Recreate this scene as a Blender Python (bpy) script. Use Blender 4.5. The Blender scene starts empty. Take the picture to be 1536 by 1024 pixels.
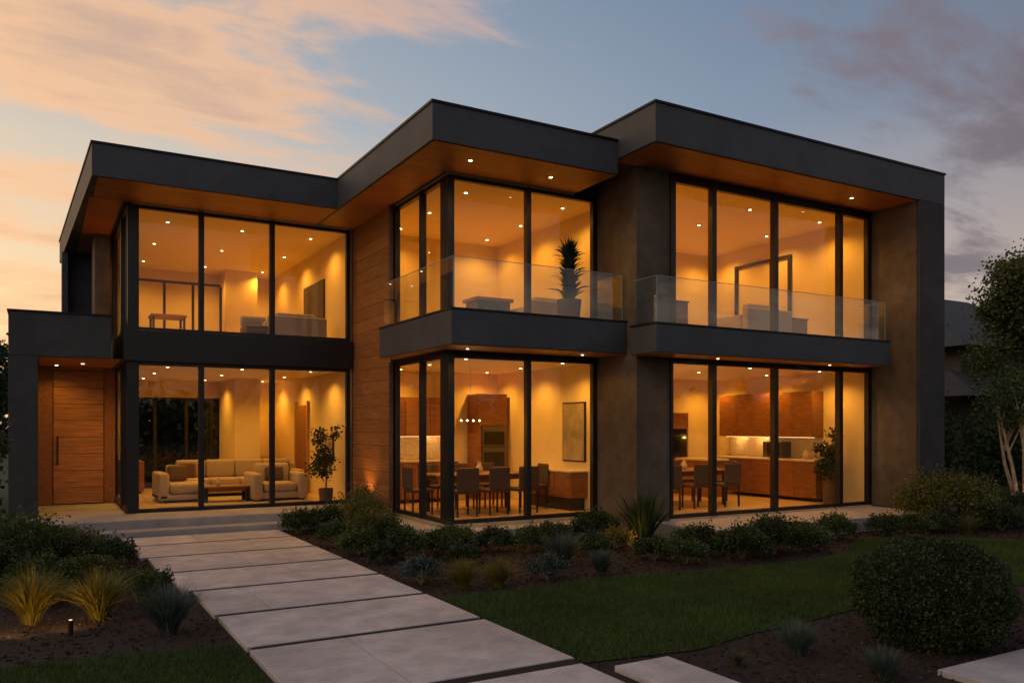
import bpy, math, random
import numpy as np
from mathutils import Vector
random.seed(7); rng=np.random.default_rng(7)
scene=bpy.context.scene
COL=scene.collection
R=math.radians
# ------------------------------------------------------------------ materials
def lnk(nt,a,b): nt.links.new(a,b)
def mat(name,color,rough=.6,nscale=0,namt=.25,bump=0,bscale=None,metal=0,island=0,spec=.5,stretch=None,col2=None,emis=None,transl=0,blotch=0):
    m=bpy.data.materials.new(name); m.use_nodes=True; nt=m.node_tree; N=nt.nodes
    b=N['Principled BSDF']; b.inputs['Roughness'].default_value=rough; b.inputs['Metallic'].default_value=metal
    b.inputs['Specular IOR Level'].default_value=spec
    c=(*color,1); b.inputs['Base Color'].default_value=c
    tc=N.new('ShaderNodeTexCoord'); vec=tc.outputs['Object']
    if stretch:
        mp=N.new('ShaderNodeMapping'); mp.inputs['Scale'].default_value=stretch; lnk(nt,vec,mp.inputs[0]); vec=mp.outputs[0]
    out=None
    if nscale:
        n=N.new('ShaderNodeTexNoise'); n.inputs['Scale'].default_value=nscale; n.inputs['Detail'].default_value=8; n.inputs['Roughness'].default_value=.65
        lnk(nt,vec,n.inputs['Vector'])
        mx=N.new('ShaderNodeMix'); mx.data_type='RGBA'
        c2=col2 if col2 else tuple(x*(1-namt) for x in color)
        c1=color if col2 else tuple(min(1,x*(1+namt)) for x in color)
        mx.inputs[6].default_value=(*c2,1); mx.inputs[7].default_value=(*c1,1)
        mr=N.new('ShaderNodeMapRange'); mr.inputs[1].default_value=.33; mr.inputs[2].default_value=.67
        lnk(nt,n.outputs[0],mr.inputs[0]); lnk(nt,mr.outputs[0],mx.inputs[0]); out=mx.outputs[2]
    if blotch:
        n=N.new('ShaderNodeTexNoise'); n.inputs['Scale'].default_value=.55; n.inputs['Detail'].default_value=4; n.inputs['Distortion'].default_value=.6
        lnk(nt,tc.outputs['Object'],n.inputs['Vector']); mr=N.new('ShaderNodeMapRange'); mr.inputs[1].default_value=.35; mr.inputs[2].default_value=.65; mr.inputs[3].default_value=1-blotch; mr.inputs[4].default_value=1+blotch
        lnk(nt,n.outputs[0],mr.inputs[0]); vm=N.new('ShaderNodeVectorMath'); vm.operation='SCALE'; lnk(nt,out,vm.inputs[0]); lnk(nt,mr.outputs[0],vm.inputs['Scale']); out=vm.outputs[0]
    if island:
        g=N.new('ShaderNodeNewGeometry'); mr=N.new('ShaderNodeMapRange'); mr.inputs[3].default_value=1-island; mr.inputs[4].default_value=1+island
        lnk(nt,g.outputs['Random Per Island'],mr.inputs[0])
        vm=N.new('ShaderNodeVectorMath'); vm.operation='SCALE'
        if out: lnk(nt,out,vm.inputs[0])
        else: vm.inputs[0].default_value=color
        lnk(nt,mr.outputs[0],vm.inputs['Scale']); out=vm.outputs[0]
    if out: lnk(nt,out,b.inputs['Base Color'])
    if bump:
        n=N.new('ShaderNodeTexNoise'); n.inputs['Scale'].default_value=bscale or nscale*4; n.inputs['Detail'].default_value=5
        lnk(nt,vec,n.inputs['Vector']); bp=N.new('ShaderNodeBump'); bp.inputs['Strength'].default_value=bump; bp.inputs['Distance'].default_value=.02
        lnk(nt,n.outputs[0],bp.inputs['Height']); lnk(nt,bp.outputs[0],b.inputs['Normal'])
    if transl:
        t=N.new('ShaderNodeBsdfTranslucent'); ms=N.new('ShaderNodeMixShader'); ms.inputs[0].default_value=transl
        if out: lnk(nt,out,t.inputs[0])
        else: t.inputs[0].default_value=c
        lnk(nt,b.outputs[0],ms.inputs[1]); lnk(nt,t.outputs[0],ms.inputs[2]); lnk(nt,ms.outputs[0],N['Material Output'].inputs[0])
    if emis:
        b.inputs['Emission Color'].default_value=(*emis[0],1); b.inputs['Emission Strength'].default_value=emis[1]
        m.cycles.emission_sampling='NONE'
    return m
def glassmat(name,tint,refl,rough=0.0):
    m=bpy.data.materials.new(name); m.use_nodes=True; nt=m.node_tree; N=nt.nodes; N.remove(N['Principled BSDF'])
    t=N.new('ShaderNodeBsdfTransparent'); t.inputs[0].default_value=(*tint,1)
    g=N.new('ShaderNodeBsdfGlossy'); g.inputs[0].default_value=(1,1,1,1); g.inputs[1].default_value=rough
    lw=N.new('ShaderNodeLayerWeight'); lw.inputs[0].default_value=.5
    p=N.new('ShaderNodeMath'); p.operation='POWER'; p.inputs[1].default_value=4
    lnk(nt,lw.outputs['Facing'],p.inputs[0])
    mr=N.new('ShaderNodeMapRange'); mr.inputs[3].default_value=refl; mr.inputs[4].default_value=.9
    lnk(nt,p.outputs[0],mr.inputs[0])
    ms=N.new('ShaderNodeMixShader'); lnk(nt,mr.outputs[0],ms.inputs[0]); lnk(nt,t.outputs[0],ms.inputs[1]); lnk(nt,g.outputs[0],ms.inputs[2])
    lnk(nt,ms.outputs[0],N['Material Output'].inputs[0]); return m
M={}
M['fascia']=mat('fascia_render',(.054,.060,.073),.6,2.5,.16,.3,60,blotch=.12)
M['stucco']=mat('stucco',(.105,.082,.060),.85,3.5,.25,.6,40,blotch=.28)
M['stuccod']=mat('stucco_dark',(.050,.051,.055),.8,3.5,.2,.5,45,blotch=.18)
M['cap']=mat('metal_cap',(.014,.016,.02),.4,metal=.6)
M['frame']=mat('window_frame',(.008,.008,.009),.4,8,.2)
M['soffit']=mat('soffit_timber',(.35,.135,.036),.5,6,.25,stretch=(.4,6,6),island=.06)
M['siding']=mat('timber_siding',(.27,.110,.034),.5,4,.4,.15,40,stretch=(5,.5,9),island=.16)
M['door']=mat('timber_door',(.42,.19,.060),.45,4,.4,.1,40,stretch=(.6,.6,9),island=.12)
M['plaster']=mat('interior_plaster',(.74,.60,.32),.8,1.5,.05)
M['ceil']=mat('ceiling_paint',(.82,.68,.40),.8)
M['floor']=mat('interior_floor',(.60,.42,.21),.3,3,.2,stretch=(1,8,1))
M['glass']=glassmat('window_glass',(.97,.96,.94),.04)
M['railg']=glassmat('railing_glass',(.86,.93,.94),.10)
M['railedge']=mat('glass_edge',(.22,.34,.34),.2)
M['stone']=mat('path_stone',(.49,.455,.45),.7,3.2,.20,.45,50,island=.08,blotch=.12)
M['porch']=mat('porch_stone',(.36,.34,.32),.7,2.5,.15,.2,60)
M['mortar']=mat('joint_sand',(.010,.009,.008),.95)
M['wood']=mat('walnut_wood',(.24,.095,.030),.45,4,.35,stretch=(1,1,8),island=.12)
M['woodl']=mat('oak_wood',(.40,.20,.08),.5,4,.25,stretch=(1,1,6))
M['fabric']=mat('sofa_fabric',(.42,.33,.22),.95,30,.12,.2,120)
M['fabricd']=mat('cushion_dark',(.13,.08,.05),.95,30,.12)
M['leather']=mat('chair_leather',(.075,.042,.024),.6,20,.15)
M['dark']=mat('dark_metal',(.015,.014,.013),.4)
M['steel']=mat('oven_steel',(.16,.155,.15),.3,metal=.9)
M['black']=mat('oven_glass',(.008,.008,.008),.1)
M['counter']=mat('stone_counter',(.6,.50,.36),.3,8,.15)
M['splash']=mat('tile_splashback',(.50,.43,.32),.35,20,.25)
M['art']=mat('art_canvas',(.46,.36,.21),.9,2.5,.3,col2=(.20,.18,.12))
M['olive']=mat('olive_panel',(.075,.062,.032),.6,3,.2)
M['rug']=mat('wool_rug',(.42,.34,.25),1,40,.2)
M['pot']=mat('planter_wood',(.11,.06,.04),.7,8,.3)
M['ceramic']=mat('ceramic',(.5,.4,.28),.3)
M['bulb']=mat('lamp_lens',(1,.8,.5),.5,emis=((1,.70,.34),14))
M['bulbs']=mat('lamp_lens_soft',(1,.8,.5),.5,emis=((1,.62,.25),1.2))
M['bark']=mat('bark',(.20,.15,.10),.9,12,.4,.6,40)
M['mulch']=mat('bark_mulch',(.026,.016,.012),.95,45,.6,1,90)
M['chip']=mat('mulch_chips',(.036,.020,.013),.9,island=.7)
M['turf']=mat('turf_soil',(.022,.044,.006),.95,14,.4,.6,80)
M['blade']=mat('lawn_blades',(.048,.092,.012),.7,.9,.3,island=.35,transl=.25)
M['far']=mat('ground_cover',(.03,.04,.018),.95,3,.4)
def leafm(n,c,tr=.25,isl=.5): return mat(n,c,.6,2.2,.35,island=isl,transl=tr)
M['lf_dark']=leafm('leaves_dark',(.030,.054,.013))
M['lf_mid']=leafm('leaves_mid',(.050,.082,.017))
M['lf_olive']=leafm('leaves_olive',(.085,.098,.020))
M['lf_yel']=leafm('grass_golden',(.16,.145,.022))
M['lf_blue']=leafm('leaves_blue',(.066,.098,.080))
M['lf_gb']=leafm('leaves_topiary',(.034,.055,.015),isl=.45)
M['lf_palm']=leafm('leaves_palm',(.016,.040,.020),.1)
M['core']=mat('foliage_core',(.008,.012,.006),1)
M['roofn']=mat('neighbour_tiles',(.05,.05,.055),.8,5,.2)
M['walln']=mat('neighbour_wall',(.08,.07,.066),.9,3,.2)
# ------------------------------------------------------------------ mesh helpers
PARENT=[None]
def group(name):
    e=bpy.data.objects.new(name,None); COL.objects.link(e); e.empty_display_size=.2; PARENT[0]=e; return e
def endg(): PARENT[0]=None
def addobj(name,me,m=None):
    o=bpy.data.objects.new(name,me); COL.objects.link(o)
    if m: me.materials.append(m)
    if PARENT[0]: o.parent=PARENT[0]
    return o
def boxdata(u0,u1,v0,v1,z0,z1):
    V=[(u0,v0,z0),(u1,v0,z0),(u1,v1,z0),(u0,v1,z0),(u0,v0,z1),(u1,v0,z1),(u1,v1,z1),(u0,v1,z1)]
    F=[(0,3,2,1),(4,5,6,7),(0,1,5,4),(1,2,6,5),(2,3,7,6),(3,0,4,7)]
    return V,F
def boxes(name,lst,m,bev=0):
    V=[];F=[]
    for b in lst:
        v,f=boxdata(*b); k=len(V); V+=v; F+=[tuple(i+k for i in q) for q in f]
    me=bpy.data.meshes.new(name); me.from_pydata(V,[],F)
    o=addobj(name,me,m)
    if bev:
        d=o.modifiers.new('bevel','BEVEL'); d.width=bev; d.segments=3 if bev>.02 else 2; d.limit_method='ANGLE'
        if bev>.02:
            for p in me.polygons: p.use_smooth=True
    return o
def box(name,u0,u1,v0,v1,z0,z1,m,bev=0): return boxes(name,[(u0,u1,v0,v1,z0,z1)],m,bev)
def prism(name,pts,z0,z1,m):
    n=len(pts); V=[(p[0],p[1],z0) for p in pts]+[(p[0],p[1],z1) for p in pts]
    F=[tuple(reversed(range(n))),tuple(range(n,2*n))]+[(i,(i+1)%n,(i+1)%n+n,i+n) for i in range(n)]
    me=bpy.data.meshes.new(name); me.from_pydata(V,[],F); return addobj(name,me,m)
def sheet(name,pts,z,m):
    me=bpy.data.meshes.new(name); me.from_pydata([(p[0],p[1],z) for p in pts],[],[tuple(range(len(pts)))]); return addobj(name,me,m)
def npmesh(name,V,k,m,smooth=False):
    n=len(V)//k; me=bpy.data.meshes.new(name)
    me.vertices.add(len(V)); me.vertices.foreach_set('co',np.ascontiguousarray(V,dtype=np.float32).ravel())
    me.loops.add(len(V)); me.loops.foreach_set('vertex_index',np.arange(len(V),dtype=np.int32))
    me.polygons.add(n); me.polygons.foreach_set('loop_start',np.arange(0,len(V),k,dtype=np.int32))
    me.update(calc_edges=True); me.validate()
    return addobj(name,me,m)
def cyl(name,u,v,z0,z1,r0,r1,m,seg=20):
    V=[];F=[]
    for z,r in((z0,r0),(z1,r1)):
        for i in range(seg):
            a=2*math.pi*i/seg; V.append((u+r*math.cos(a),v+r*math.sin(a),z))
    F=[(i,(i+1)%seg,(i+1)%seg+seg,i+seg) for i in range(seg)]+[tuple(reversed(range(seg))),tuple(range(seg,2*seg))]
    me=bpy.data.meshes.new(name); me.from_pydata(V,[],F); return addobj(name,me,m)
def tubes(name,paths,m,seg=8):
    V=[];F=[]
    for pts,rad in paths:
        base=len(V)
        for i,p in enumerate(pts):
            p=Vector(p); d=(Vector(pts[min(i+1,len(pts)-1)])-Vector(pts[max(i-1,0)])).normalized()
            a=d.orthogonal().normalized(); b=d.cross(a)
            for j in range(seg):
                t=2*math.pi*j/seg; V.append(tuple(p+(a*math.cos(t)+b*math.sin(t))*rad[i]))
        for i in range(len(pts)-1):
            for j in range(seg):
                F.append((base+i*seg+j,base+i*seg+(j+1)%seg,base+(i+1)*seg+(j+1)%seg,base+(i+1)*seg+j))
    me=bpy.data.meshes.new(name); me.from_pydata(V,[],F)
    for p in me.polygons: p.use_smooth=True
    return addobj(name,me,m)
def vase(name,u,v,z,h,r,m='ceramic'):
    group(name); V=[];F=[];prof=[(0,.55),(.15,.9),(.4,1),(.7,.6),(.85,.4),(1,.5)]; s=16
    for t,k in prof:
        for i in range(s): a=2*math.pi*i/s; V.append((u+r*k*math.cos(a),v+r*k*math.sin(a),z+h*t))
    for j in range(len(prof)-1):
        for i in range(s): F.append((j*s+i,j*s+(i+1)%s,(j+1)*s+(i+1)%s,(j+1)*s+i))
    me=bpy.data.meshes.new('body'); me.from_pydata(V,[],F)
    for p in me.polygons: p.use_smooth=True
    addobj('body',me,M[m]); endg()
def leafquads(P,size,out=None,aspect=.45):
    n=len(P); a=rng.normal(size=(n,3))
    if out is not None: a=a*.8+out*1.0
    a/=np.linalg.norm(a,axis=1,keepdims=True)
    b=np.cross(a,rng.normal(size=(n,3))); b/=np.linalg.norm(b,axis=1,keepdims=True)+1e-9
    s=(size*rng.uniform(.6,1.3,n))[:,None]
    V=np.empty((n,4,3)); V[:,0]=P; V[:,1]=P+a*s*.5+b*s*aspect; V[:,2]=P+a*s; V[:,3]=P+a*s*.5-b*s*aspect
    return V.reshape(-1,3)
def shrub(u,v,r,h,m='lf_mid',n=None,size=.034,name='shrub',loose=.2,z=0):
    group(name)
    K=int(22+r*40); n=n or int(4200*min(2.6,(r/.35)**1.7)*(.036/size)**1.2)
    th=rng.uniform(0,2*np.pi,K); ph=np.arccos(rng.uniform(-.25,1,K)); rr=rng.uniform(.62,.95,K)
    C=np.stack([np.sin(ph)*np.cos(th)*rr*r,np.sin(ph)*np.sin(th)*rr*r,h*.46+np.cos(ph)*rr*h*.5],1)
    idx=rng.integers(0,K,n); off=rng.normal(size=(n,3))*np.array([r,r,h*.6])*loose*.8
    P=C[idx]+off; P[:,2]=np.abs(P[:,2])+.01
    out=P-np.array([0,0,h*.2]); out/=np.linalg.norm(out,axis=1,keepdims=True)+1e-6
    k=int(n*.05); sh=C[rng.integers(0,K,k)]; tt=rng.random((k,1)); P[:k]=sh*(1+.3*tt)+np.array([0,0,1])*tt*h*.18+rng.normal(size=(k,3))*.012
    P+=np.array([u,v,z]); npmesh('foliage',leafquads(P,size,out),4,M[m])
    paths=[]
    for i in range(7):
        c=C[i]; paths.append(([(u,v,z),(u+c[0]*.5,v+c[1]*.5,z+c[2]*.6),(u+c[0],v+c[1],z+c[2])],[.012,.008,.004]))
    tubes('stems',paths,M['bark'],5); endg()
def blades(u,v,r,h,n,w=.008,arch=.6,z=0,erect=.3):
    th=rng.uniform(0,2*np.pi,n); lean=rng.uniform(0,1,n)**.8; L=h*rng.uniform(.65,1.12,n)
    d=np.stack([np.cos(th),np.sin(th)],1); base=np.stack([u+d[:,0]*r*.18*rng.random(n),v+d[:,1]*r*.18*rng.random(n)],1)
    S=5; pts=[]
    for i in range(S):
        t=i/(S-1); hor=(r*lean)*(t*erect+(1-erect)*t*t); ver=L*(t-arch*lean*t*t*.55)
        pts.append(np.stack([base[:,0]+d[:,0]*hor,base[:,1]+d[:,1]*hor,z+ver],1))
    side=np.stack([-d[:,1],d[:,0],np.zeros(n)],1)
    tw=rng.normal(size=(n,3))*.3; side=side+tw; side/=np.linalg.norm(side,axis=1,keepdims=True)
    Q=[]
    for i in range(S-1):
        w0=w*(1-i/(S-1))**.6; w1=w*(1-(i+1)/(S-1))**.6
        q=np.stack([pts[i]-side*w0,pts[i]+side*w0,pts[i+1]+side*w1,pts[i+1]-side*w1],1); Q.append(q)
    return np.concatenate(Q,0).reshape(-1,3)
def grass(u,v,r,h,m='lf_yel',n=600,w=.0045,name='ornamental_grass',arch=.7,erect=.3,z=0):
    npmesh(name,blades(u,v,r,h,n,w,arch,z,erect),4,M[m])
# ------------------------------------------------------------------ house
H=group('modern_house')
D=.10
def glazing(name,axis,fix,a0,a1,z0,z1,mull,ends=(.07,.07),mw=.10):
    bs=[]
    def b(s0,s1,za,zb,pr=0):
        if axis=='u': bs.append((s0,s1,fix-pr,fix+D,za,zb))
        else: bs.append((fix-pr,fix+D,s0,s1,za,zb))
    b(a0+ends[0],a1-ends[1],z0,z0+.07); b(a0+ends[0],a1-ends[1],z1-.07,z1)
    b(a0,a0+ends[0],z0,z1,.004); b(a1-ends[1],a1,z0,z1,.004)
    for q in mull: b(q-mw/2,q+mw/2,z0+.001,z1-.001,.02)
    boxes(name+'_frame',bs,M['frame'],.004)
    g=fix+.05
    V=[(a0,g,z0),(a1,g,z0),(a1,g,z1),(a0,g,z1)] if axis=='u' else [(g,a0,z0),(g,a1,z0),(g,a1,z1),(g,a0,z1)]
    me=bpy.data.meshes.new(name+'_glass'); me.from_pydata(V,[],[(0,1,2,3)]); addobj(name+'_glass',me,M['glass'])
def lamp(u,v,z,power,size=150,blend=.8,rad=.035,col=(1,.45,.055),r=.030,light=True):
    cyl('downlight_trim',u,v,z-.010,z,r+.018,r+.018,M['steel'],14)
    cyl('downlight_lens',u,v,z-.014,z-.0105,r,r,M['bulb'],14)
    if not light: return
    l=bpy.data.lights.new('downlight','SPOT'); l.energy=power; l.color=col; l.spot_size=R(size); l.spot_blend=blend; l.shadow_soft_size=rad
    o=bpy.data.objects.new('downlight',l); COL.objects.link(o); o.location=(u,v,z-.03-rad)
    if PARENT[0]: o.parent=PARENT[0]
    return o
# left block
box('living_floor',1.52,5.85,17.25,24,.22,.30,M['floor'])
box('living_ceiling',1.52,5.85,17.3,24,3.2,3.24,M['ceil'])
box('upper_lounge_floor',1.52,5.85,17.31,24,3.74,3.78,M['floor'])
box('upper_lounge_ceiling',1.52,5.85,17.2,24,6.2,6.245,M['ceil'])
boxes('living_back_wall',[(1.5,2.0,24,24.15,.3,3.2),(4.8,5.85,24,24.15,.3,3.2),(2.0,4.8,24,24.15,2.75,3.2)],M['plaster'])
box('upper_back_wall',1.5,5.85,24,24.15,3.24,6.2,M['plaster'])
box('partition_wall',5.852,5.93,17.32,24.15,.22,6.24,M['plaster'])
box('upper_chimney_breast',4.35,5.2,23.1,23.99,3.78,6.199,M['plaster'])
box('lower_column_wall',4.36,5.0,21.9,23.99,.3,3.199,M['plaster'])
boxes('garden_exterior_wall',[(1.36,2.0,24.16,24.3,0,6.24),(4.8,9.5,24.16,24.3,0,6.24),(2.0,4.8,24.16,24.3,2.75,6.24)],M['stuccod'])
glazing('rear_window','u',24.04,2.0,4.8,.3,2.75,[2.7,3.5,4.15],mw=.09)
boxes('side_wall',[(1.36,1.5,21.0,24.15,0,6.24),(1.06,1.36,20.4,21.6,4.07,6.24)],M['stucco'])
boxes('rear_wing_wall',[(.60,1.355,23.2,23.5,3.5,6.24)],M['stuccod'])
box('rear_wing_pier',.47,.60,22.9,23.5,3.5,6.245,M['fascia'])
box('left_floor_band',1.38,5.88,17.08,17.3,3.21,3.80,M['frame'],.006)
box('left_floor_band_side',1.38,1.52,17.301,21,3.21,3.80,M['stuccod'])
glazing('living_window','u',17.2,1.45,5.85,.3,3.21,[2.786,4.18],(.2,.08))
glazing('lounge_window','u',17.2,1.45,5.85,3.80,6.22,[2.786,4.18],(.2,.08))
glazing('living_side_window','v',1.44,17.31,20.9,.3,3.21,[18.4],(.05,.2))
glazing('lounge_side_window','v',1.44,17.31,20.9,3.80,6.22,[18.4],(.05,.2))
prism('left_roof',[(.77,15.7),(5.076,15.7),(5.076,24.6),(.45,24.6)],6.25,6.80,M['fascia'])
prism('left_roof_cap',[(.75,15.68),(5.07,15.68),(5.07,24.62),(.43,24.62)],6.802,6.84,M['cap'])
def soffit(name,u0,u1,v0,v1,z,w=.32):
    L=[]
    a=v0
    while a<v1-.01:
        b=min(a+w,v1); L.append((u0,u1,a+.0015,b-.0015,z-.012,z-.003)); a+=w
    boxes(name,L,M['soffit'])
soffit('left_soffit',.86,5.07,15.75,17.19,6.25)
soffit('left_side_soffit',.80,1.36,17.2,22.8,6.25)
# entry portal
box('portal_roof',-.49,1.17,17.2,20.1,3.24,4.03,M['stuccod'],.008)
box('portal_roof_cap',-.51,1.18,17.18,20.1,4.032,4.065,M['cap'])
box('portal_pier',-.49,-.03,17.203,20.0,0,3.239,M['stuccod'],.008)
soffit('portal_soffit',-.02,1.36,17.25,19.85,3.24)
boxes('entry_timber_panel',[(-.028,.235,19.9,19.98,.3,3.22),(1.215,1.43,19.9,19.98,.3,3.22)],M['siding'])
box('entry_panel_backing',-.03,1.44,19.985,20.1,0,3.239,M['dark'])
box('entry_transom',.236,1.214,19.9,19.98,3.16,3.23,M['door'])
L=[];z=.31
while z<3.1:
    L.append((.25,1.2,19.88,19.97,z+.004,min(z+.355,3.15)-.004)); z+=.355
boxes('front_door',L,M['door'],.003)
boxes('front_door_handle',[(.31,.345,19.82,19.845,1.15,1.75),(.32,.335,19.845,19.88,1.2,1.22),(.32,.335,19.845,19.88,1.68,1.7)],M['dark'])
lamp(.75,18.6,3.228,34); lamp(.3,19.3,3.228,18)
# middle block
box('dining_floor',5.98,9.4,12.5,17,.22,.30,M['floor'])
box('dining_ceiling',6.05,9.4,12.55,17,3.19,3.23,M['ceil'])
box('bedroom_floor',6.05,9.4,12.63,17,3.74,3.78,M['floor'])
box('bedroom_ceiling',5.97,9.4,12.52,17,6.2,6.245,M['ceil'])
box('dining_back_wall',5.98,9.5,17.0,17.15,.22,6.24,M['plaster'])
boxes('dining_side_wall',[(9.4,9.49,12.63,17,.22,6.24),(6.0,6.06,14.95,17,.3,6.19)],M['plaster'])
L=[];z=.02
while z<6.2:
    zz=min(z+.26,6.245); L.append((5.90,5.93,14.96,17.19,z+.003,zz-.003)); z+=.26
boxes('timber_siding',L,M['siding'],.002)
box('siding_backing',5.932,5.995,14.95,17.2,0,6.24,M['dark'])
boxes('siding_corner_trim',[(5.86,5.93,14.90,14.957,3.85,6.24),(5.86,5.93,14.90,14.957,.02,3.2)],M['pot'])
box('stucco_pier',9.05,9.8,11.33,12.62,0,6.515,M['stucco'],.006)
box('dividing_wall',9.5,9.8,12.621,17,0,6.5,M['stucco'])
glazing('dining_window','u',12.5,5.96,9.05,.3,3.19,[7.55],(.12,.10),.09)
glazing('dining_side_window','v',5.96,12.602,14.95,.3,3.19,[13.64],(.2,.10),.07)
glazing('bedroom_window','u',12.5,5.96,9.05,3.80,6.21,[7.55],(.12,.10),.09)
glazing('bedroom_side_window','v',5.96,12.602,14.95,3.80,6.21,[13.64],(.2,.10),.07)
boxes('balcony_slab',[(5.59,9.045,11.6,12.48,3.256,3.80),(5.59,5.93,12.481,14.75,3.256,3.80)],M['fascia'],.006)
boxes('balcony_slab_cap',[(5.575,9.047,11.585,12.48,3.803,3.832),(5.575,5.94,12.482,14.76,3.803,3.832)],M['cap'])
box('floor_header',5.931,9.05,12.482,12.62,3.192,3.80,M['frame']); box('floor_header_side',5.931,6.05,12.621,14.95,3.192,3.80,M['frame'])
soffit('balcony_soffit',5.62,9.04,11.63,12.47,3.256)
soffit('balcony_side_soffit',5.62,5.93,12.5,14.72,3.256)
box('middle_roof',5.08,8.525,11.19,24.6,6.25,6.80,M['fascia'])
box('middle_roof_cap',5.06,8.524,11.17,24.62,6.802,6.84,M['cap'])
soffit('middle_soffit',5.13,8.52,11.24,12.49,6.25); soffit('middle_side_soffit',5.13,5.9,12.5,17.1,6.25)
box('roof_link_wall',8.535,9.05,12.49,12.61,6.2,6.515,M['frame'])
box('upper_roof_fill',8.53,9.5,12.62,24.3,6.245,6.515,M['stuccod'])
# right block
box('kitchen_floor',9.8,15.37,11.3,16,.22,.30,M['floor'])
box('kitchen_ceiling',9.82,15.36,11.38,16,3.16,3.2,M['ceil'])
box('upper_living_floor',9.82,15.36,11.41,16,3.62,3.66,M['floor'])
box('upper_living_ceiling',9.82,15.36,11.32,16,6.40,6.44,M['ceil'])
box('kitchen_back_wall',9.81,15.36,16,16.15,.22,6.5,M['plaster'])
boxes('kitchen_side_walls',[(9.803,9.85,11.42,16,.3,6.4),(15.32,15.366,11.42,16,.3,6.4)],M['plaster'])
box('end_pier',15.37,16.2,10.2,24.3,0,6.515,M['stuccod'],.008)
box('rear_exterior_wall',9.5,15.37,16.2,16.35,0,6.5,M['stucco'])
box('end_pier_lining',15.352,15.368,10.26,11.29,.3,6.50,M['stucco'])
glazing('kitchen_window','u',11.3,9.8,15.35,.3,3.16,[10.84,12.47,14.37],(.06,.10),.11)
glazing('living_upper_window','u',11.3,9.8,15.35,3.70,6.42,[10.84,12.47,14.37],(.12,.12),.11)
box('upper_header',9.8,15.35,11.3,11.42,6.42,6.513,M['frame'])
box('right_balcony_slab',8.88,14.98,10.6,11.295,3.2,3.67,M['fascia'],.006)
box('right_balcony_cap',8.865,14.995,10.585,11.29,3.672,3.70,M['cap'])
box('right_floor_header',9.8,15.35,11.30,11.42,3.162,3.698,M['frame'])
soffit('right_balcony_soffit',8.92,14.95,10.63,11.29,3.2)
box('right_roof',8.53,16.2,10.2,24.6,6.52,7.14,M['fascia'],.006)
box('right_roof_cap',8.51,16.22,10.18,24.62,7.142,7.18,M['cap'])
soffit('right_soffit',8.58,15.36,10.25,11.32,6.52)
# plinths
box('foundation_left',1.40,5.9,17.2,24.2,0,.215,M['stuccod'])
box('foundation_mid',5.97,9.5,12.5,17.1,0,.215,M['stuccod'])
box('foundation_right',9.81,15.3,11.4,16.1,0,.215,M['stuccod'])
box('entry_porch',-.2,5.88,15.9,17.19,0,.296,M['porch'],.012)
box('entry_porch_recess',-.028,1.43,17.201,19.87,0,.294,M['porch'])
box('entry_step',.25,4.6,15.45,15.895,0,.15,M['porch'],.012)
boxes('dining_terrace',[(5.5,9.04,11.95,12.495,0,.24),(5.5,5.955,12.496,14.9,0,.24)],M['porch'],.01)
box('kitchen_terrace',9.4,15.34,9.9,11.295,0,.27,M['porch'],.012)
def rail(name,pts,z0,z1):
    for i in range(len(pts)-1):
        (a,b),(c,d)=pts[i],pts[i+1]
        me=bpy.data.meshes.new(name); me.from_pydata([(a,b,z0),(c,d,z0),(c,d,z1),(a,b,z1)],[],[(0,1,2,3)]); addobj(name+'_glass',me,M['railg'])
        e=.005
        box(name+'_top_edge',min(a,c)-e,max(a,c)+e,min(b,d)-e,max(b,d)+e,z1+.001,z1+.010,M['railedge'])
        if i>0: box(name+'_joint',a-e,a+e,b-e,b+e,z0,z1,M['railedge'])
rail('balcony_rail',[(5.66,14.7),(5.66,11.68),(9.0,11.68),(9.0,12.45)],3.832,4.65)
rail('right_balcony_rail',[(8.95,11.3),(8.95,10.67),(14.93,10.67),(14.93,11.29)],3.70,4.48)
# lights (W)
P1=86
for u in(2.3,3.8,5.3):
    for v in(18.3,20.6,22.9):
        lamp(u,v,3.2,P1*.8); lamp(u,v,6.2,P1*.8)
for u in(6.7,8.8):
    for v in(13.3,14.9,16.4):
        lamp(u,v,3.19,P1*.72); lamp(u,v,6.2,P1*.68)
for u in(10.5,12.6,14.7):
    for v in(12.1,13.6,15.3):
        li=(v!=13.6 or u!=12.6)
        lamp(u,v,3.16,P1*.76,light=li); lamp(u,v,6.4,P1*.8,light=li)
for u,v in((6.0,11.75),(7.6,11.85)): lamp(u,v,6.238,30)
lamp(14.0,10.75,6.508,36)
for u in(6.1,8.4): lamp(u,12.05,3.244,20,r=.022)
for u in(10.6,13.6): lamp(u,10.95,3.188,20,r=.022)
endg()
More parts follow.
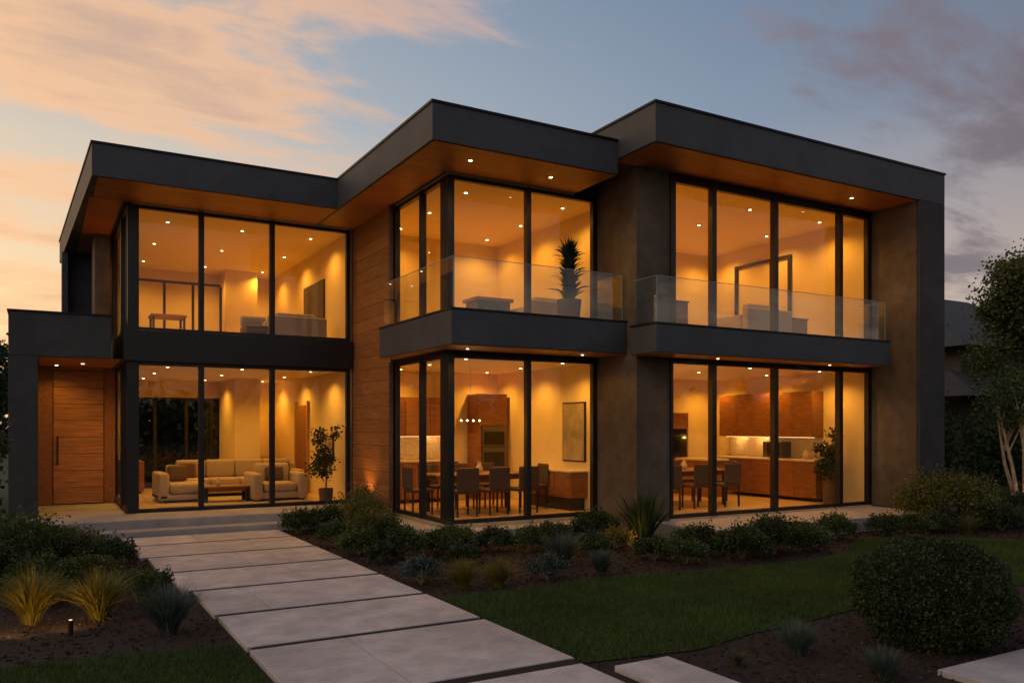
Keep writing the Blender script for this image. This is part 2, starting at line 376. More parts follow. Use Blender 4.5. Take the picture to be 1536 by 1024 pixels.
# ------------------------------------------------------------------ furniture
def sofa(u0,v0,wid,z,rot=0,name='sofa',seats=3,dep=.95,m='fabric',zs=1):
    g=group(name)
    h=.42
    box('base',0,wid,0,dep,.08,.26,M[m],.03)
    sw=(wid-.4)/seats
    boxes('seat_cushions',[(.2+i*sw+.005,.2+(i+1)*sw-.005,-.03,dep-.22,.262,h+.02) for i in range(seats)],M[m],.045)
    boxes('back_cushions',[(.2+i*sw+.005,.2+(i+1)*sw-.005,dep-.36,dep-.14,h+.02,.86) for i in range(seats)],M[m],.06)
    box('backrest',0.01,wid-.01,dep-.16,dep+.02,.1,.74,M[m],.04)
    boxes('arms',[(0,.2,0,dep-.165,.1,.60),(wid-.2,wid,0,dep-.165,.1,.60)],M[m],.04)
    boxes('feet',[(x,x+.05,y,y+.05,0,.08) for x in(.05,wid-.1) for y in(.05,dep-.1)],M['dark'])
    boxes('throw_pillows',[(.24,.62,dep-.52,dep-.38,.44,.80)]+([(wid-.62,wid-.24,dep-.52,dep-.38,.44,.78)] if seats>1 else []),M['fabricd'],.06)
    g.location=(u0,v0,z); g.rotation_euler[2]=R(rot); g.scale[2]=zs
    endg(); return g
def chair(u,v,z,rot,name='dining_chair',m='leather'):
    g=group(name)
    boxes('legs',[(-.21,-.18,-.21,-.18,0,.44),(.18,.21,-.21,-.18,0,.44),(-.21,-.18,.18,.21,0,.46),(.18,.21,.18,.21,0,.46)],M['dark'],.004)
    box('seat',-.23,.23,-.24,.22,.42,.49,M[m],.025)
    b=box('backrest',-.225,.225,.20,.245,.49,.90,M[m],.02)
    g.location=(u,v,z); g.rotation_euler[2]=R(rot+random.uniform(-6,6)); endg()
def table(u,v,z,w,d,h=.75,name='dining_table',m='wood'):
    g=group(name)
    box('top',-w/2,w/2,-d/2,d/2,h-.04,h,M[m],.008)
    boxes('legs',[(x,x+.07,y,y+.07,0,h-.04) for x in(-w/2+.08,w/2-.15) for y in(-d/2+.06,d/2-.13)],M['dark'],.005)
    boxes('apron',[(-w/2+.15,w/2-.15,-d/2+.08,-d/2+.1,h-.12,h-.041),(-w/2+.15,w/2-.15,d/2-.1,d/2-.08,h-.12,h-.041)],M[m])
    g.location=(u,v,z); endg()
sofa(2.6,20.2,3.1,.3,0,'sectional_sofa',4)
group('sofa_chaise')
box('base',2.2,3.2,18.95,20.15,.36,.50,M['fabric'],.04); box('seat',2.43,3.2,18.93,20.1,.502,.72,M['fabric'],.06); box('arm',2.2,2.42,18.95,20.15,.36,.95,M['fabric'],.05); box('cushion',2.5,2.9,19.75,20.1,.73,1.08,M['fabricd'],.06)
boxes('feet',[(2.25,2.31,19,19.06,.3,.36),(3.1,3.16,19,19.06,.3,.36),(2.25,2.31,20,20.06,.3,.36)],M['dark']); endg()
group('armchair')
box('base',4.2,5.2,18.35,19.2,.36,.52,M['fabric'],.04); box('seat',4.28,5.0,18.33,19.05,.522,.72,M['fabric'],.06)
boxes('arms',[(4.03,4.25,18.3,19.3,.34,.93),(5.03,5.25,18.3,19.3,.34,.93)],M['fabric'],.06); box('backrest',4.26,5.02,19.06,19.34,.36,1.12,M['fabric'],.07); box('pillow',4.45,4.85,18.92,19.08,.73,1.05,M['fabricd'],.05)
boxes('feet',[(x,x+.05,y,y+.05,.3,.345) for x in(4.1,5.12) for y in(18.35,19.2)],M['dark']); endg()
table(3.55,18.85,.3,1.1,.6,.36,'coffee_table')
vase('vase',3.4,18.85,.665,.16,.06)
box('area_rug',2.1,5.3,18.1,21.4,.302,.312,M['rug'])
group('console_cabinet'); box('body',5.05,5.6,22.6,23.95,.35,1.1,M['wood'],.006); box('plinth',5.1,5.55,22.7,23.9,.3,.35,M['dark']); endg()
group('console_cabinet'); box('body',1.75,2.25,22.2,23.6,.35,1.1,M['wood'],.006); box('plinth',1.8,2.2,22.3,23.5,.3,.35,M['dark']); endg()
group('interior_door'); box('leaf',5.80,5.845,20.4,21.4,.302,2.5,M['wood'],.004); boxes('jamb',[(5.79,5.85,20.3,20.395,.3,2.6),(5.79,5.85,21.405,21.5,.3,2.6)],M['woodl']); endg()
def picture(u,v0,v1,z0,z1,m='art',name='framed_picture'):
    group(name); box('frame',u-.04,u,v0,v1,z0,z1,M['dark'],.003); box('canvas',u-.045,u-.041,v0+.03,v1-.03,z0+.03,z1-.03,M[m]); endg()
picture(5.85,18.3,18.95,1.2,1.75)
def partition(name,u0,u1,v,z0,z1,n):
    group(name); L=[(u0,u1,v,v+.06,z0,z0+.06),(u0,u1,v,v+.06,z1-.06,z1)]
    for i in range(n+1):
        x=u0+(u1-u0)*i/n; L.append((x-.03,x+.03,v-.003,v+.063,z0+.061,z1-.061))
    boxes('frame',L,M['dark']); endg()
partition('interior_screen',2.1,4.2,22.9,3.79,5.75,3)
group('reading_table'); box('top',2.3,3.1,21.2,21.9,4.60,4.66,M['wood'],.01); boxes('legs',[(x,x+.05,y,y+.05,3.78,4.60) for x in(2.33,3.02) for y in(21.23,21.82)],M['dark']); endg()
picture(5.85,19.0,20.7,3.9,5.45,'olive','wall_panel')
sofa(5.5,18.5,1.3,3.78,180,'lounge_sofa',1,.8,zs=.75)
group('lounge_chair'); box('seat',3.75,4.3,17.7,18.3,3.95,4.1,M['leather'],.04); box('back',3.75,4.3,18.2,18.32,4.1,4.36,M['fabric'],.05); box('legs',3.8,4.25,17.75,18.25,3.78,3.949,M['dark']); endg()
# dining lower mid
table(7.45,14.3,.3,2.0,.95)
for x in(6.8,7.45,8.1): chair(x,13.62,.3,180); chair(x,15.0,.3,0)
chair(8.75,14.3,.3,-90); chair(6.2,14.3,.3,90)
vase('vase',7.5,14.3,1.051,.22,.07)
group('kitchen_cabinets')
boxes('upper_units',[(6.3+i*.6,6.3+(i+1)*.6-.01,16.62,16.99,1.75,2.6) for i in range(3)],M['wood'],.004)
boxes('lower_units',[(6.3+i*.6,6.3+(i+1)*.6-.01,16.42,16.99,.38,1.18) for i in range(3)],M['wood'],.004)
box('worktop',6.28,8.12,16.38,16.99,1.182,1.22,M['counter'],.004); box('splashback',6.3,8.1,16.97,16.985,1.23,1.74,M['splash'])
endg()
group('wall_oven'); boxes('tall_unit',[(8.60,9.32,16.4,16.99,.3,1.02),(8.60,9.32,16.4,16.99,1.98,2.7),(8.60,8.66,16.4,16.99,1.02,1.98),(9.26,9.32,16.4,16.99,1.02,1.98)],M['wood'],.004)
boxes('oven_body',[(8.665,9.255,16.36,16.9,1.03,1.49),(8.665,9.255,16.36,16.9,1.51,1.97)],M['steel'],.004)
boxes('oven_glass',[(8.70,9.22,16.352,16.359,1.06,1.38),(8.70,9.22,16.352,16.359,1.54,1.84)],M['black'])
boxes('oven_handle',[(8.72,9.2,16.31,16.33,1.41,1.43),(8.72,9.2,16.31,16.33,1.87,1.89)],M['steel']); endg()
group('sideboard'); box('body',9.0,9.39,13.3,15.0,.55,1.05,M['wood'],.006); box('top',8.98,9.395,13.28,15.02,1.052,1.08,M['counter'],.004); boxes('drawer_fronts',[(8.985,8.999,13.35+i*.55,13.87+i*.55,.6,1.0) for i in range(3)],M['wood'],.003); box('plinth',9.05,9.38,13.4,14.9,.3,.549,M['dark']); endg()
picture(9.4,13.35,14.15,1.25,2.45)
def glow(u,v,z,p,rad=.03,col=(1,.5,.13)):
    l=bpy.data.lights.new('glow','POINT'); l.energy=p; l.color=col; l.shadow_soft_size=rad
    o=bpy.data.objects.new('glow',l); COL.objects.link(o); o.location=(u,v,z); o.parent=PARENT[0]
def pendant(u,v,zc,z,name='pendant_light',p=10,n=4,w=.2):
    group(name); cyl('cord',u,v,z+.1,zc,.003,.003,M['steel'],6)
    boxes('bar',[(u-w-.05,u+w+.05,v-.008,v+.008,z+.08,z+.09)],M['steel'])
    for i in range(n):
        x=u-w+i*2*w/max(1,n-1); bpy.ops.mesh.primitive_uv_sphere_add(radius=.017,segments=12,ring_count=8,location=(x,v,z+.055)); o=bpy.context.object; o.name='globe'; o.data.materials.append(M['bulb']); o.parent=PARENT[0]
    glow(u,v,z-.02,p,.02); endg()
pendant(7.3,14.3,3.19,2.02)
group('undercabinet_light'); boxes('strip',[(6.4,8.0,16.7,16.74,1.73,1.748)],M['bulbs'])
for x in(6.7,7.7): glow(x,16.72,1.70,4,.015)
endg()
# right lower
table(11.6,13.3,.3,2.4,.95)
for x in(10.8,11.6,12.4): chair(x,12.6,.3,180); chair(x,14.0,.3,0)
chair(13.1,13.3,.3,-90)
vase('vase',11.9,13.3,1.051,.2,.07)
group('kitchen_units')
boxes('upper_units',[(14.95,15.315,12.5+i*.58,12.5+(i+1)*.58-.01,1.72,2.75) for i in range(5)],M['wood'],.004)
boxes('lower_units',[(14.7,15.315,12.2+i*.62,12.2+(i+1)*.62-.01,.38,1.18) for i in range(5)],M['wood'],.004)
box('worktop',14.66,15.315,12.18,15.32,1.182,1.22,M['counter'],.004); box('splashback',15.30,15.315,12.5,15.4,1.23,1.71,M['splash'])
endg()
group('undercabinet_light'); boxes('strip',[(15.1,15.14,12.6,15.3,1.70,1.718)],M['bulbs'])
for y in(14.3,15.0): glow(15.12,y,1.67,4,.015)
endg()
group('microwave'); box('body',14.95,15.29,13.4,13.95,1.24,1.6,M['steel'],.006); box('door',14.943,14.949,13.43,13.82,1.27,1.57,M['black']); endg()
group('kitchen_island'); box('body',13.6,14.1,14.3,15.4,.3,1.15,M['wood'],.006); box('top',13.55,14.15,14.25,15.45,1.152,1.2,M['counter'],.004); endg()
vase('vase',14.85,12.6,1.221,.25,.07)
group('display_cabinet'); box('body',13.2,14.1,15.6,15.99,.3,2.3,M['wood'],.006); box('doors',13.26,14.04,15.592,15.6,1.2,1.9,M['black']); endg()
pendant(11.4,13.3,3.16,2.0,n=2,w=.12)
# right upper
sofa(13.5,12.7,1.3,3.66,180,'upper_armchair',1,.9,zs=.92)
group('side_cabinet'); box('body',10.1,10.75,11.9,12.4,3.68,4.32,M['wood'],.01); box('top',10.08,10.77,11.88,12.42,4.322,4.35,M['wood'],.004); endg()
group('side_table'); box('body',13.65,14.2,12.0,12.4,3.68,4.22,M['wood'],.01); box('top',13.63,14.22,11.98,12.42,4.222,4.25,M['wood'],.004); endg()
group('wall_frame'); boxes('frame',[(15.26,15.31,13.4,13.48,3.7,6.0),(15.26,15.31,15.1,15.18,3.7,6.0),(15.26,15.31,13.481,15.099,5.93,6.0),(15.27,15.30,14.0,14.04,3.7,5.929)],M['dark']); endg()  # dark frame of an opening on the side wall, no mirror glass
# mid upper
group('bedroom_bench'); box('body',7.1,7.8,13.6,14.1,3.8,4.32,M['dark'],.01); box('top',7.05,7.85,13.55,14.15,4.322,4.39,M['wood'],.01); endg()
sofa(8.9,13.9,1.0,3.78,180,'bedroom_chair',1,.85,zs=.74)
# ------------------------------------------------------------------ plants in pots
def potted(u,v,z,h,kind,pr=.2,ph=.35,name='potted_plant',m='pot'):
    group(name); cyl('planter',u,v,z,z+ph,pr*.85,pr,M[m],24); cyl('soil',u,v,z+ph+.001,z+ph+.006,pr*.9,pr*.9,M['mulch'],24)
    if kind=='palm':
        V=[]; H_=h-ph
        for k in range(8):
            V.append(blades(u,v,.36+.03*(k%2)-.012*k,H_*.30,38,.040,1.1,z+ph+H_*.09*k,.8))
        V.append(blades(u,v,.24,H_*.36,44,.034,.5,z+ph+H_*.66,.6))
        npmesh('fronds',np.concatenate(V),4,M['lf_palm'])
        tubes('stem',[([(u,v,z+ph*.9),(u,v,z+h*.85)],[.03,.02])],M['bark'],8)
    else:
        tubes('trunk',[([(u,v,z+ph*.8),(u+.02,v,z+h*.5),(u-.02,v,z+h*.8)],[.02,.015,.008]),([(u,v,z+h*.4),(u+.12,v-.05,z+h*.7)],[.012,.006]),([(u,v,z+h*.35),(u-.12,v+.05,z+h*.6)],[.012,.006])],M['bark'],6)
        n=1500; C=rng.normal(size=(12,3))*np.array([.13,.13,h*.17])+np.array([u,v,z+h*.62]); P=C[rng.integers(0,12,n)]+rng.normal(size=(n,3))*.075
        npmesh('leaves',leafquads(P,.06),4,M['lf_dark'])
    endg()
potted(8.13,12.08,3.835,1.48,'palm',.22,.36)
potted(5.45,17.65,.3,1.6,'ficus',.16,.3)
potted(14.75,11.85,.3,1.6,'ficus',.18,.6)
# ------------------------------------------------------------------ ground
sheet('ground',[(-600,-600),(600,-600),(600,600),(-600,600)],-.004,M['far'])
sheet('garden_bed',[(-9,2),(24,2),(24,20),(-9,20)],.001,M['mulch'])
lawn=[(3.86,8.43),(4.77,8.38),(6.23,8.5),(7.3,8.3),(8.38,8.15),(9.6,8.1),(10.77,8.36),(11.6,8.9),(12.4,9.25),(13.0,9.0),(13.5,8.6),(14.5,7.7),(18,6.5),(24,5),(24,1),(13,3.2),(12,4.5),(10.6,5.5),(9.3,6.15),(8.4,6.1),(7.64,5.77),(6.53,5.6),(5.8,5.55),(5.0,5.38),(3.86,5.55)]
lawn2=[(-6,7.9),(-.28,7.75),(.59,7.66),(1.5,7.5),(1.5,3.5),(-6,3.5)]
def inpoly(P,poly):
    x,y=P[:,0],P[:,1]; c=np.zeros(len(P),bool); n=len(poly); j=n-1
    for i in range(n):
        xi,yi=poly[i]; xj,yj=poly[j]
        c^=((yi>y)!=(yj>y))&(x<(xj-xi)*(y-yi)/(yj-yi+1e-12)+xi); j=i
    return c
def lawnobj(name,poly,dens,lim=None):
    group(name); sheet('turf',poly,.012,M['turf'])
    a=np.array(poly); lo=a.min(0); hi=a.max(0)
    if lim: lo=np.maximum(lo,lim[0]); hi=np.minimum(hi,lim[1])
    n=int((hi-lo).prod()*dens); P=rng.uniform(lo,hi,size=(n,2)); P=P[inpoly(P,poly)]; n=len(P)
    P+=rng.normal(size=P.shape)*.012
    th=rng.uniform(0,2*np.pi,n); h=rng.uniform(.025,.055,n); w=.0045
    d=np.stack([np.cos(th),np.sin(th),np.zeros(n)],1); B=np.concatenate([P,np.full((n,1),.010)],1)
    tip=B+rng.normal(size=(n,3))*np.array([.018,.018,0])+np.stack([0*h,0*h,h],1)
    V=np.stack([B-d*w,B+d*w,tip],1).reshape(-1,3); npmesh('grass_blades',V,3,M['blade']); endg()
lawnobj('lawn',lawn,4200,((3,3),(17,10)))
lawnobj('lawn',lawn2,4200,((-2,5),(2,8)))
pathp=[(1.08,15.6),(3.88,15.6),(3.88,5.4),(4.6,5.4),(4.6,2),(1.5,2),(1.5,9)]
n=60000; P=np.stack([rng.uniform(-2.5,18,n),rng.uniform(3,16,n)],1); P=P[~inpoly(P,lawn)&~inpoly(P,lawn2)&~inpoly(P,pathp)]; n=len(P)
B=np.concatenate([P,rng.uniform(.003,.03,(n,1))],1); a=rng.normal(size=(n,3))*np.array([1,1,.35]); a/=np.linalg.norm(a,axis=1,keepdims=True)
b=np.cross(a,rng.normal(size=(n,3))); b/=np.linalg.norm(b,axis=1,keepdims=True); L=rng.uniform(.010,.028,(n,1)); W=rng.uniform(.004,.010,(n,1))
V=np.stack([B-a*L-b*W,B+a*L-b*W,B+a*L+b*W,B-a*L+b*W],1).reshape(-1,3)
npmesh('mulch_chips',V,4,M['chip'])
# path: each course split in irregular tiles with hairline joints
group('garden_path')
js=[15.42,14.3,12.95,11.5,10.08,8.64,7.22,5.55]
sl=[]
def lft(v): return 1.15+(15.5-v)*.062 if v>9 else 1.55
g_=.004
for i in range(len(js)-1):
    v1=js[i]-.055; v0=js[i+1]+.055; vm=(v0+v1)/2; l=lft(vm); r=3.82; c=[2.3,3.0,2.55,2.9,2.1,3.1,2.4][i]; k=v0+(v1-v0)*[.5,.55,.45,.5,.55,.48,.5][i]
    if i%2: sl+=[(l,c-g_,v0,v1,.0,.05),(c+g_,r,v0,k-g_,.0,.05),(c+g_,r,k+g_,v1,.0,.05)]
    else: sl+=[(c+g_,r,v0,v1,.0,.05),(l,c-g_,v0,k-g_,.0,.05),(l,c-g_,k+g_,v1,.0,.05)]
sl+=[(1.6,2.85,3.9,5.44,.0,.05),(2.856,3.78,3.9,5.44,.0,.05),(3.97,4.52,3.6,5.25,0,.05),(6.1,7.4,2.2,3.9,0,.05)]
boxes('paving_slabs',sl,M['stone'],.004)
sheet('path_bedding',[(1.17,15.44),(3.80,15.44),(3.80,3.95),(1.62,3.95),(1.56,9)],.040,M['mortar'])
endg()
# ------------------------------------------------------------------ planting
S=shrub
S(4.1,14.9,.32,.42,'lf_dark'); S(4.7,15.1,.36,.45,'lf_dark'); S(5.3,14.9,.42,.7,'lf_olive',loose=.34); S(5.1,14.0,.36,.6,'lf_olive',loose=.32)
S(4.15,12.95,.25,.38,'lf_mid'); S(4.2,11.95,.26,.4,'lf_mid'); S(4.25,11.1,.25,.28,'lf_dark'); S(4.65,11.2,.3,.48,'lf_mid'); S(4.9,13.0,.34,.55,'lf_olive'); S(4.7,12.2,.3,.45,'lf_dark')
S(4.1,9.35,.25,.32,'lf_blue',size=.03); grass(4.42,8.86,.34,.42); grass(4.82,8.7,.32,.40)
S(5.4,11.3,.38,.42,'lf_mid'); S(6.2,11.3,.28,.34,'lf_dark'); S(6.65,10.95,.24,.36,'lf_mid'); S(7.3,11.3,.3,.35,'lf_dark'); S(5.15,10.3,.22,.26,'lf_dark')
grass(6.48,9.77,.42,.5,'lf_blue',480,.006,arch=.45); S(5.6,8.8,.24,.3,'lf_blue',size=.028); grass(6.4,8.75,.30,.36,'lf_blue',480,.005,arch=.4,name='blue_fescue')
S(8.15,11.3,.4,.5,'lf_dark'); S(8.07,10.6,.24,.3,'lf_yel')
grass(8.72,10.75,.6,.95,'lf_dark',170,.02,'yucca',.25,.6); grass(8.72,10.75,.5,.8,'lf_mid',80,.02,'yucca',.3,.6)
S(7.8,9.36,.27,.32,'lf_dark'); S(7.94,8.85,.3,.35,'lf_mid'); S(8.75,9.5,.36,.42,'lf_dark'); S(8.95,8.75,.4,.45,'lf_dark'); S(9.7,8.85,.46,.55,'lf_dark'); S(10.4,8.85,.33,.4,'lf_mid')
S(10.0,9.4,.36,.36,'lf_dark'); S(11.0,9.5,.34,.34,'lf_mid')
S(11.9,9.45,.3,.42,'lf_mid'); S(13.1,9.4,.3,.35,'lf_dark'); S(13.85,9.3,.3,.32,'lf_mid'); S(14.4,9.2,.3,.35,'lf_dark'); S(7.3,10.2,.26,.3,'lf_dark')
S(15.3,9.7,.8,.95,'lf_olive',loose=.26,size=.05); S(17.0,10.3,.8,.85,'lf_olive',loose=.26,size=.05); grass(14.6,8.75,.45,.42,'lf_olive',400); S(15.6,8.7,.5,.5,'lf_dark'); S(16.8,8.9,.6,.6,'lf_dark')
grass(-.08,9.4,.45,.62,'lf_yel',700,.0055); grass(.52,9.25,.45,.58,'lf_yel',700,.0055); grass(.95,10.6,.25,.3,'lf_yel',300,.005)
grass(1.05,8.3,.38,.5,'lf_blue',520,.007,'lavender',.25,.5); S(.95,9.9,.3,.36,'lf_mid',size=.03); S(.85,12.4,.28,.4,'lf_dark'); S(.3,13.0,.5,.45,'lf_olive',loose=.28); S(-.2,12.7,.5,.7,'lf_mid',loose=.28)
S(-.55,11.6,.45,.55,'lf_dark'); S(.55,11.6,.3,.3,'lf_olive'); S(.0,11.0,.35,.4,'lf_mid'); S(-.5,15.2,.5,.5,'lf_mid'); S(.25,14.4,.35,.35,'lf_dark'); S(-.9,14.3,.6,.6,'lf_dark')
S(.0,10.3,.3,.3,'lf_olive')
grass(5.62,4.85,.26,.30,'lf_blue',480,.004,'blue_fescue',.35,.5); grass(5.62,4.02,.24,.28,'lf_blue',480,.004,'blue_fescue',.35,.5); grass(4.95,4.9,.14,.16,'lf_mid',90,.004,'small_fern')
group('round_bush')
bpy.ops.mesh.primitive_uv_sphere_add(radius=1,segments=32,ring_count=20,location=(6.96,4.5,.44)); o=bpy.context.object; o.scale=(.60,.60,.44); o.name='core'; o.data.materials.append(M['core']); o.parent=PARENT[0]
n=42000; d=rng.normal(size=(n,3)); d/=np.linalg.norm(d,axis=1,keepdims=True); rr=rng.normal(1,.028,(n,1))
lump=1+.035*np.sin(d[:,0:1]*7+1)*np.sin(d[:,1:2]*6)+.03*np.sin(d[:,2:3]*9+d[:,0:1]*5)+.02*np.sin(d[:,0:1]*19)*np.sin(d[:,2:3]*17+2)
P=d*rr*lump*np.array([.64,.64,.48])+np.array([6.96,4.5,.45]); k=P[:,2]>.01; npmesh('foliage',leafquads(P[k],.026,d[k]),4,M['lf_gb']); endg()
# trees
def tree(u,v,h,cr,cz,name='tree',m='lf_mid',stems=1,n=9000,size=.1,tr=.12,bark='bark',ch=None):
    group(name); ch=ch or cr; paths=[]; ends=[]
    for s in range(stems):
        a=random.uniform(0,6.28); sp=.25*cr if stems>1 else .05*cr
        top=Vector((u+math.cos(a+s*2.1)*sp*2,v+math.sin(a+s*2.1)*sp*2,cz))
        b=Vector((u+math.cos(a+s*2.1)*.05*(stems>1),v+math.sin(a+s*2.1)*.05*(stems>1),-.02)); mid=b.lerp(top,.5)+Vector((random.uniform(-.1,.1),random.uniform(-.1,.1),0))*cr
        paths.append(([b,b.lerp(mid,.5),mid,top],[tr,tr*.85,tr*.7,tr*.35]))
        for k in range(9 if stems==1 else 5):
            t=random.uniform(.35,1); o=b.lerp(top,t) if t>.5 else mid.lerp(top,.2)
            aa=random.uniform(0,6.28); el=random.uniform(.1,1.2)
            e=Vector((u,v,cz))+Vector((math.cos(aa)*math.cos(el)*cr,math.sin(aa)*math.cos(el)*cr,math.sin(el)*ch))*random.uniform(.6,.85)
            md=o.lerp(e,.5)+Vector((0,0,.08*cr)); paths.append(([o,md,e],[tr*.4,tr*.22,tr*.07])); ends+=[e,md]
            for q in range(2):
                e2=md+Vector((random.uniform(-1,1),random.uniform(-1,1),random.uniform(-.3,.8)))*cr*.4; paths.append(([md,e2],[tr*.15,tr*.05])); ends.append(e2)
    tubes('trunk_and_limbs',paths,M[bark],8)
    C=[np.array(e) for e in ends]
    for i in range(34):
        d=rng.normal(size=3); d/=np.linalg.norm(d); C.append(np.array([u,v,cz])+d*np.array([cr,cr,ch])*rng.uniform(.5,.92))
    C=np.array(C); idx=rng.integers(0,len(C),n); P=C[idx]+rng.normal(size=(n,3))*cr*.12*rng.uniform(.6,1.3,(len(C),1))[idx]
    npmesh('foliage',leafquads(P,size),4,M[m]); endg()
tree(23.9,12.2,7,2.1,4.7,'tree','lf_olive',1,44000,.085,.16,ch=2.7)
M['barkl']=mat('bark_pale',(.40,.32,.24),.9,14,.3,.5,50)
tree(17.5,9.3,2.8,1.05,2.4,'small_tree','lf_mid',4,8000,.055,.05,'barkl',.75)
tree(-.85,15.0,2.2,.55,1.5,'small_tree','lf_dark',2,2600,.06,.035)
tree(-1.6,27,5,1.9,3.0,'tree','lf_dark',1,9000,.1,.15,ch=1.7)
def mass(name,pts,r,h,n,size,m):
    C=[]
    for (a,b) in pts:
        for k in range(14): C.append((a+rng.normal()*r*.6,b+rng.normal()*r*.6,abs(rng.normal()*.25+.55)*h))
    C=np.array(C); P=C[rng.integers(0,len(C),n)]+rng.normal(size=(n,3))*np.array([r,r,h])*.17; P[:,2]=np.abs(P[:,2])
    npmesh(name,leafquads(P,size),4,M[m])
mass('hedge',[(19+i*1.1,14.6-i*.55) for i in range(9)],.9,2.3,26000,.11,'lf_dark')
mass('hedge',[(-3.5+i*.9,21+0*i) for i in range(3)],.9,2.6,9000,.1,'lf_dark')
mass('hedge',[(1+i*.8,27+(i%2)*.8) for i in range(9)],.9,3.6,32000,.15,'lf_dark')
mass('distant_trees',[(math.cos(a)*70*(1+.15*math.sin(a*5)),math.sin(a)*70*(1+.15*math.sin(a*5))) for a in np.linspace(0,2*math.pi,70)],4,4.6,60000,1.0,'lf_dark')
# neighbour house
group('neighbour_house')
box('walls',25.5,34,15.5,23,0,4.6,M['walln'])
V=[(24.9,14.9,4.5),(34.6,14.9,4.5),(34.6,23.6,4.5),(24.9,23.6,4.5),(27.5,19.2,6.9),(32,19.2,6.9)]
me=bpy.data.meshes.new('roof'); me.from_pydata(V,[],[(0,1,5,4),(1,2,5),(2,3,4,5),(3,0,4),(3,2,1,0)]); addobj('roof',me,M['roofn'])
V=[(24.2,14.2,2.9),(35,14.2,2.9),(35,15.5,3.7),(24.9,15.5,3.7)]
me=bpy.data.meshes.new('skirt_roof'); me.from_pydata(V,[],[(0,1,2,3)]); addobj('skirt_roof',me,M['roofn'])
V=[(24.2,14.2,2.9),(24.9,15.5,3.7),(25.5,23,3.7),(24.2,23.5,2.9)]
me=bpy.data.meshes.new('skirt_roof_side'); me.from_pydata(V,[],[(0,1,2,3)]); addobj('skirt_roof_side',me,M['roofn'])
boxes('windows',[(25.46,25.49,17,18.5,1,2.3),(25.46,25.49,17.2,18.4,3.8,4.4)],M['black']); endg()
def uplight(u,v,z,tgt,p,size=70,name='garden_uplight'):
    group(name); cyl('body',u,v,0,z,.022,.026,M['dark'],12); cyl('lens',u,v,z+.001,z+.005,.015,.015,M['bulbs'],12)
    l=bpy.data.lights.new('uplight_lamp','SPOT'); l.energy=p; l.color=(1,.47,.12); l.spot_size=R(size); l.spot_blend=.9; l.shadow_soft_size=.012
    o=bpy.data.objects.new('uplight_lamp',l); COL.objects.link(o); o.location=(u,v,z+.03); o.parent=PARENT[0]
    o.rotation_euler=(Vector(tgt)-Vector((u,v,z+.03))).to_track_quat('-Z','Y').to_euler(); endg()
uplight(5.62,16.1,.33,(5.88,16.0,2.0),50,90)
uplight(17.0,8.7,.06,(17.4,9.3,2.0),30,80)
uplight(-.42,8.75,.16,(-.05,9.1,.12),12,110)
uplight(.25,8.72,.14,(.3,9.6,.15),10,120)
uplight(8.35,10.2,.08,(8.2,10.7,.3),7,120)  # added lamp, warms the yellow shrub like spill from the windows
uplight(5.0,14.45,.1,(5.3,14.9,.5),9,120)  # added lamp too, gives the olive shrubs a warm window-like glow
# ------------------------------------------------------------------ world
w=bpy.data.worlds.new('World'); scene.world=w; w.use_nodes=True; nt=w.node_tree; N=nt.nodes
bg=N['Background']
tc=N.new('ShaderNodeTexCoord'); nv=N.new('ShaderNodeVectorMath'); nv.operation='NORMALIZE'; lnk(nt,tc.outputs['Generated'],nv.inputs[0])
dv=nv.outputs[0]
sx=N.new('ShaderNodeSeparateXYZ'); lnk(nt,dv,sx.inputs[0])
dt=N.new('ShaderNodeVectorMath'); dt.operation='DOT_PRODUCT'; lnk(nt,dv,dt.inputs[0]); dt.inputs[1].default_value=(.866,-.5,0)
az=N.new('ShaderNodeMapRange'); az.inputs[1].default_value=-.6; az.inputs[2].default_value=.6; lnk(nt,dt.outputs['Value'],az.inputs[0])
def ramp(src,stops):
    r=N.new('ShaderNodeValToRGB'); lnk(nt,src,r.inputs[0]); e=r.color_ramp.elements
    while len(e)<len(stops): e.new(.5)
    for i,(p,c) in enumerate(stops): e[i].position=p; e[i].color=(*c,1)
    return r.outputs[0]
low=ramp(az.outputs[0],[(0,(1.0,.68,.34)),(.3,(.80,.62,.44)),(.6,(.56,.48,.45)),(1,(.50,.38,.32))])
mid=ramp(az.outputs[0],[(0,(.64,.55,.45)),(.35,(.41,.44,.47)),(.7,(.24,.30,.40)),(1,(.21,.21,.26))])
high=ramp(az.outputs[0],[(0,(.36,.36,.39)),(.45,(.17,.25,.37)),(1,(.07,.11,.195))])
def mixc(f,a,b,fv=None):
    m=N.new('ShaderNodeMix'); m.data_type='RGBA'
    if f is not None: lnk(nt,f,m.inputs[0])
    else: m.inputs[0].default_value=fv
    for i,x in((6,a),(7,b)):
        if isinstance(x,tuple): m.inputs[i].default_value=(*x,1)
        else: lnk(nt,x,m.inputs[i])
    return m.outputs[2]
def mrange(src,a,b,c=0,d=1,sm=False):
    m=N.new('ShaderNodeMapRange'); lnk(nt,src,m.inputs[0]); m.inputs[1].default_value=a; m.inputs[2].default_value=b; m.inputs[3].default_value=c; m.inputs[4].default_value=d
    if sm: m.interpolation_type='SMOOTHSTEP'
    return m.outputs[0]
def math2(op,a,b):
    m=N.new('ShaderNodeMath'); m.operation=op
    for i,x in((0,a),(1,b)):
        if isinstance(x,(int,float)): m.inputs[i].default_value=x
        else: lnk(nt,x,m.inputs[i])
    return m.outputs[0]
z=sx.outputs[2]
c1=mixc(mrange(z,.12,.34),low,mid); c2=mixc(mrange(z,.30,.54),c1,high)
zz=math2('ADD',math2('MAXIMUM',z,0.0),.16)
px=math2('DIVIDE',sx.outputs[0],zz); py=math2('DIVIDE',sx.outputs[1],zz)
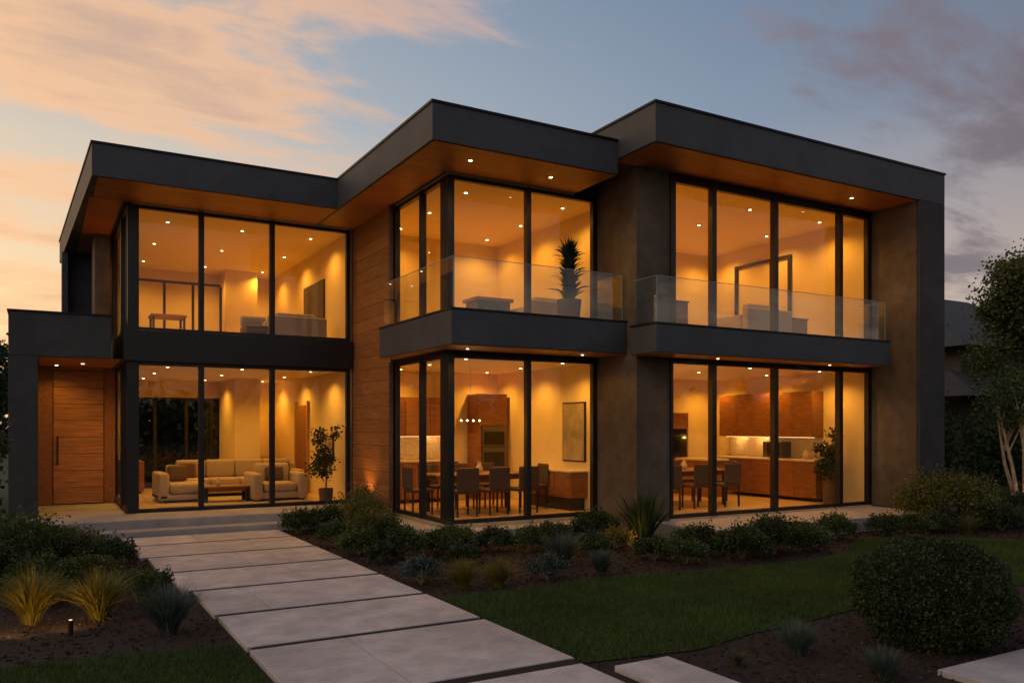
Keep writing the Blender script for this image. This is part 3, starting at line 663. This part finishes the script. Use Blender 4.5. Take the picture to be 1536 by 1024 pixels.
cb=N.new('ShaderNodeCombineXYZ'); lnk(nt,px,cb.inputs[0]); lnk(nt,py,cb.inputs[1])
def cloudlayer(scale,rot,stretch,loc,det,rough,dist):
    mp=N.new('ShaderNodeMapping'); mp.inputs['Rotation'].default_value=(0,0,R(rot)); mp.inputs['Scale'].default_value=(*stretch,1); mp.inputs['Location'].default_value=loc; lnk(nt,cb.outputs[0],mp.inputs[0])
    ns=N.new('ShaderNodeTexNoise'); ns.inputs['Scale'].default_value=scale; ns.inputs['Detail'].default_value=det; ns.inputs['Roughness'].default_value=rough; ns.inputs['Distortion'].default_value=dist; lnk(nt,mp.outputs[0],ns.inputs['Vector']); return ns.outputs[0]
n1=cloudlayer(1.5,15,(.7,1.3),(5.3,2.2,0),12,.60,.35)
n2=cloudlayer(4.5,20,(.55,1.5),(1.3,7.2,0),12,.65,.6)
nn=math2('ADD',math2('MULTIPLY',n1,.72),math2('MULTIPLY',n2,.28))
bias=ramp(az.outputs[0],[(0,(.078,)*3),(.28,(.058,)*3),(.5,(.005,)*3),(.68,(.012,)*3),(.85,(.055,)*3),(1,(.07,)*3)])
nb=math2('ADD',nn,bias)
cl=mrange(nb,.515,.64,0,.92,True)
core=mrange(nb,.60,.74,0,1,True)
ccol=ramp(az.outputs[0],[(0,(.95,.54,.27)),(.3,(.80,.48,.30)),(.55,(.46,.36,.37)),(.75,(.20,.165,.20)),(1,(.16,.12,.145))])
ccore=ramp(az.outputs[0],[(0,(.66,.42,.27)),(.3,(.56,.36,.28)),(.6,(.25,.22,.27)),(1,(.125,.10,.13))])
cc=mixc(core,ccol,ccore)
c3=mixc(cl,c2,cc)
sk=N.new('ShaderNodeTexSky'); sk.sky_type='NISHITA'; sk.sun_disc=False; sk.sun_elevation=R(2); sk.sun_rotation=R(-25)
sc=N.new('ShaderNodeVectorMath'); sc.operation='SCALE'; sc.inputs['Scale'].default_value=.03; lnk(nt,sk.outputs[0],sc.inputs[0])
ad=N.new('ShaderNodeVectorMath'); ad.operation='ADD'; lnk(nt,c3,ad.inputs[0]); lnk(nt,sc.outputs[0],ad.inputs[1])
below=mixc(mrange(z,-.05,.0),(.03,.03,.03),ad.outputs[0])
lnk(nt,below,bg.inputs[0]); bg.inputs[1].default_value=1.0
sl_=bpy.data.lights.new('sun','SUN'); sl_.energy=.2; sl_.angle=R(25); sl_.color=(1,.80,.66)
so=bpy.data.objects.new('sun',sl_); COL.objects.link(so)
so.rotation_euler=Vector((.75,.25,-.45)).to_track_quat('-Z','Y').to_euler()
# ------------------------------------------------------------------ camera
cam=bpy.data.cameras.new('camera'); co=bpy.data.objects.new('camera',cam); COL.objects.link(co)
co.location=(0,0,1.95); co.rotation_euler=(R(90),0,R(-29.96)); cam.lens=28.8; cam.sensor_width=36; cam.shift_y=128/1536; cam.clip_end=2000; cam.clip_start=.1
scene.camera=co
scene.view_settings.view_transform='Standard'; scene.view_settings.look='None'; scene.view_settings.exposure=0; scene.view_settings.gamma=1
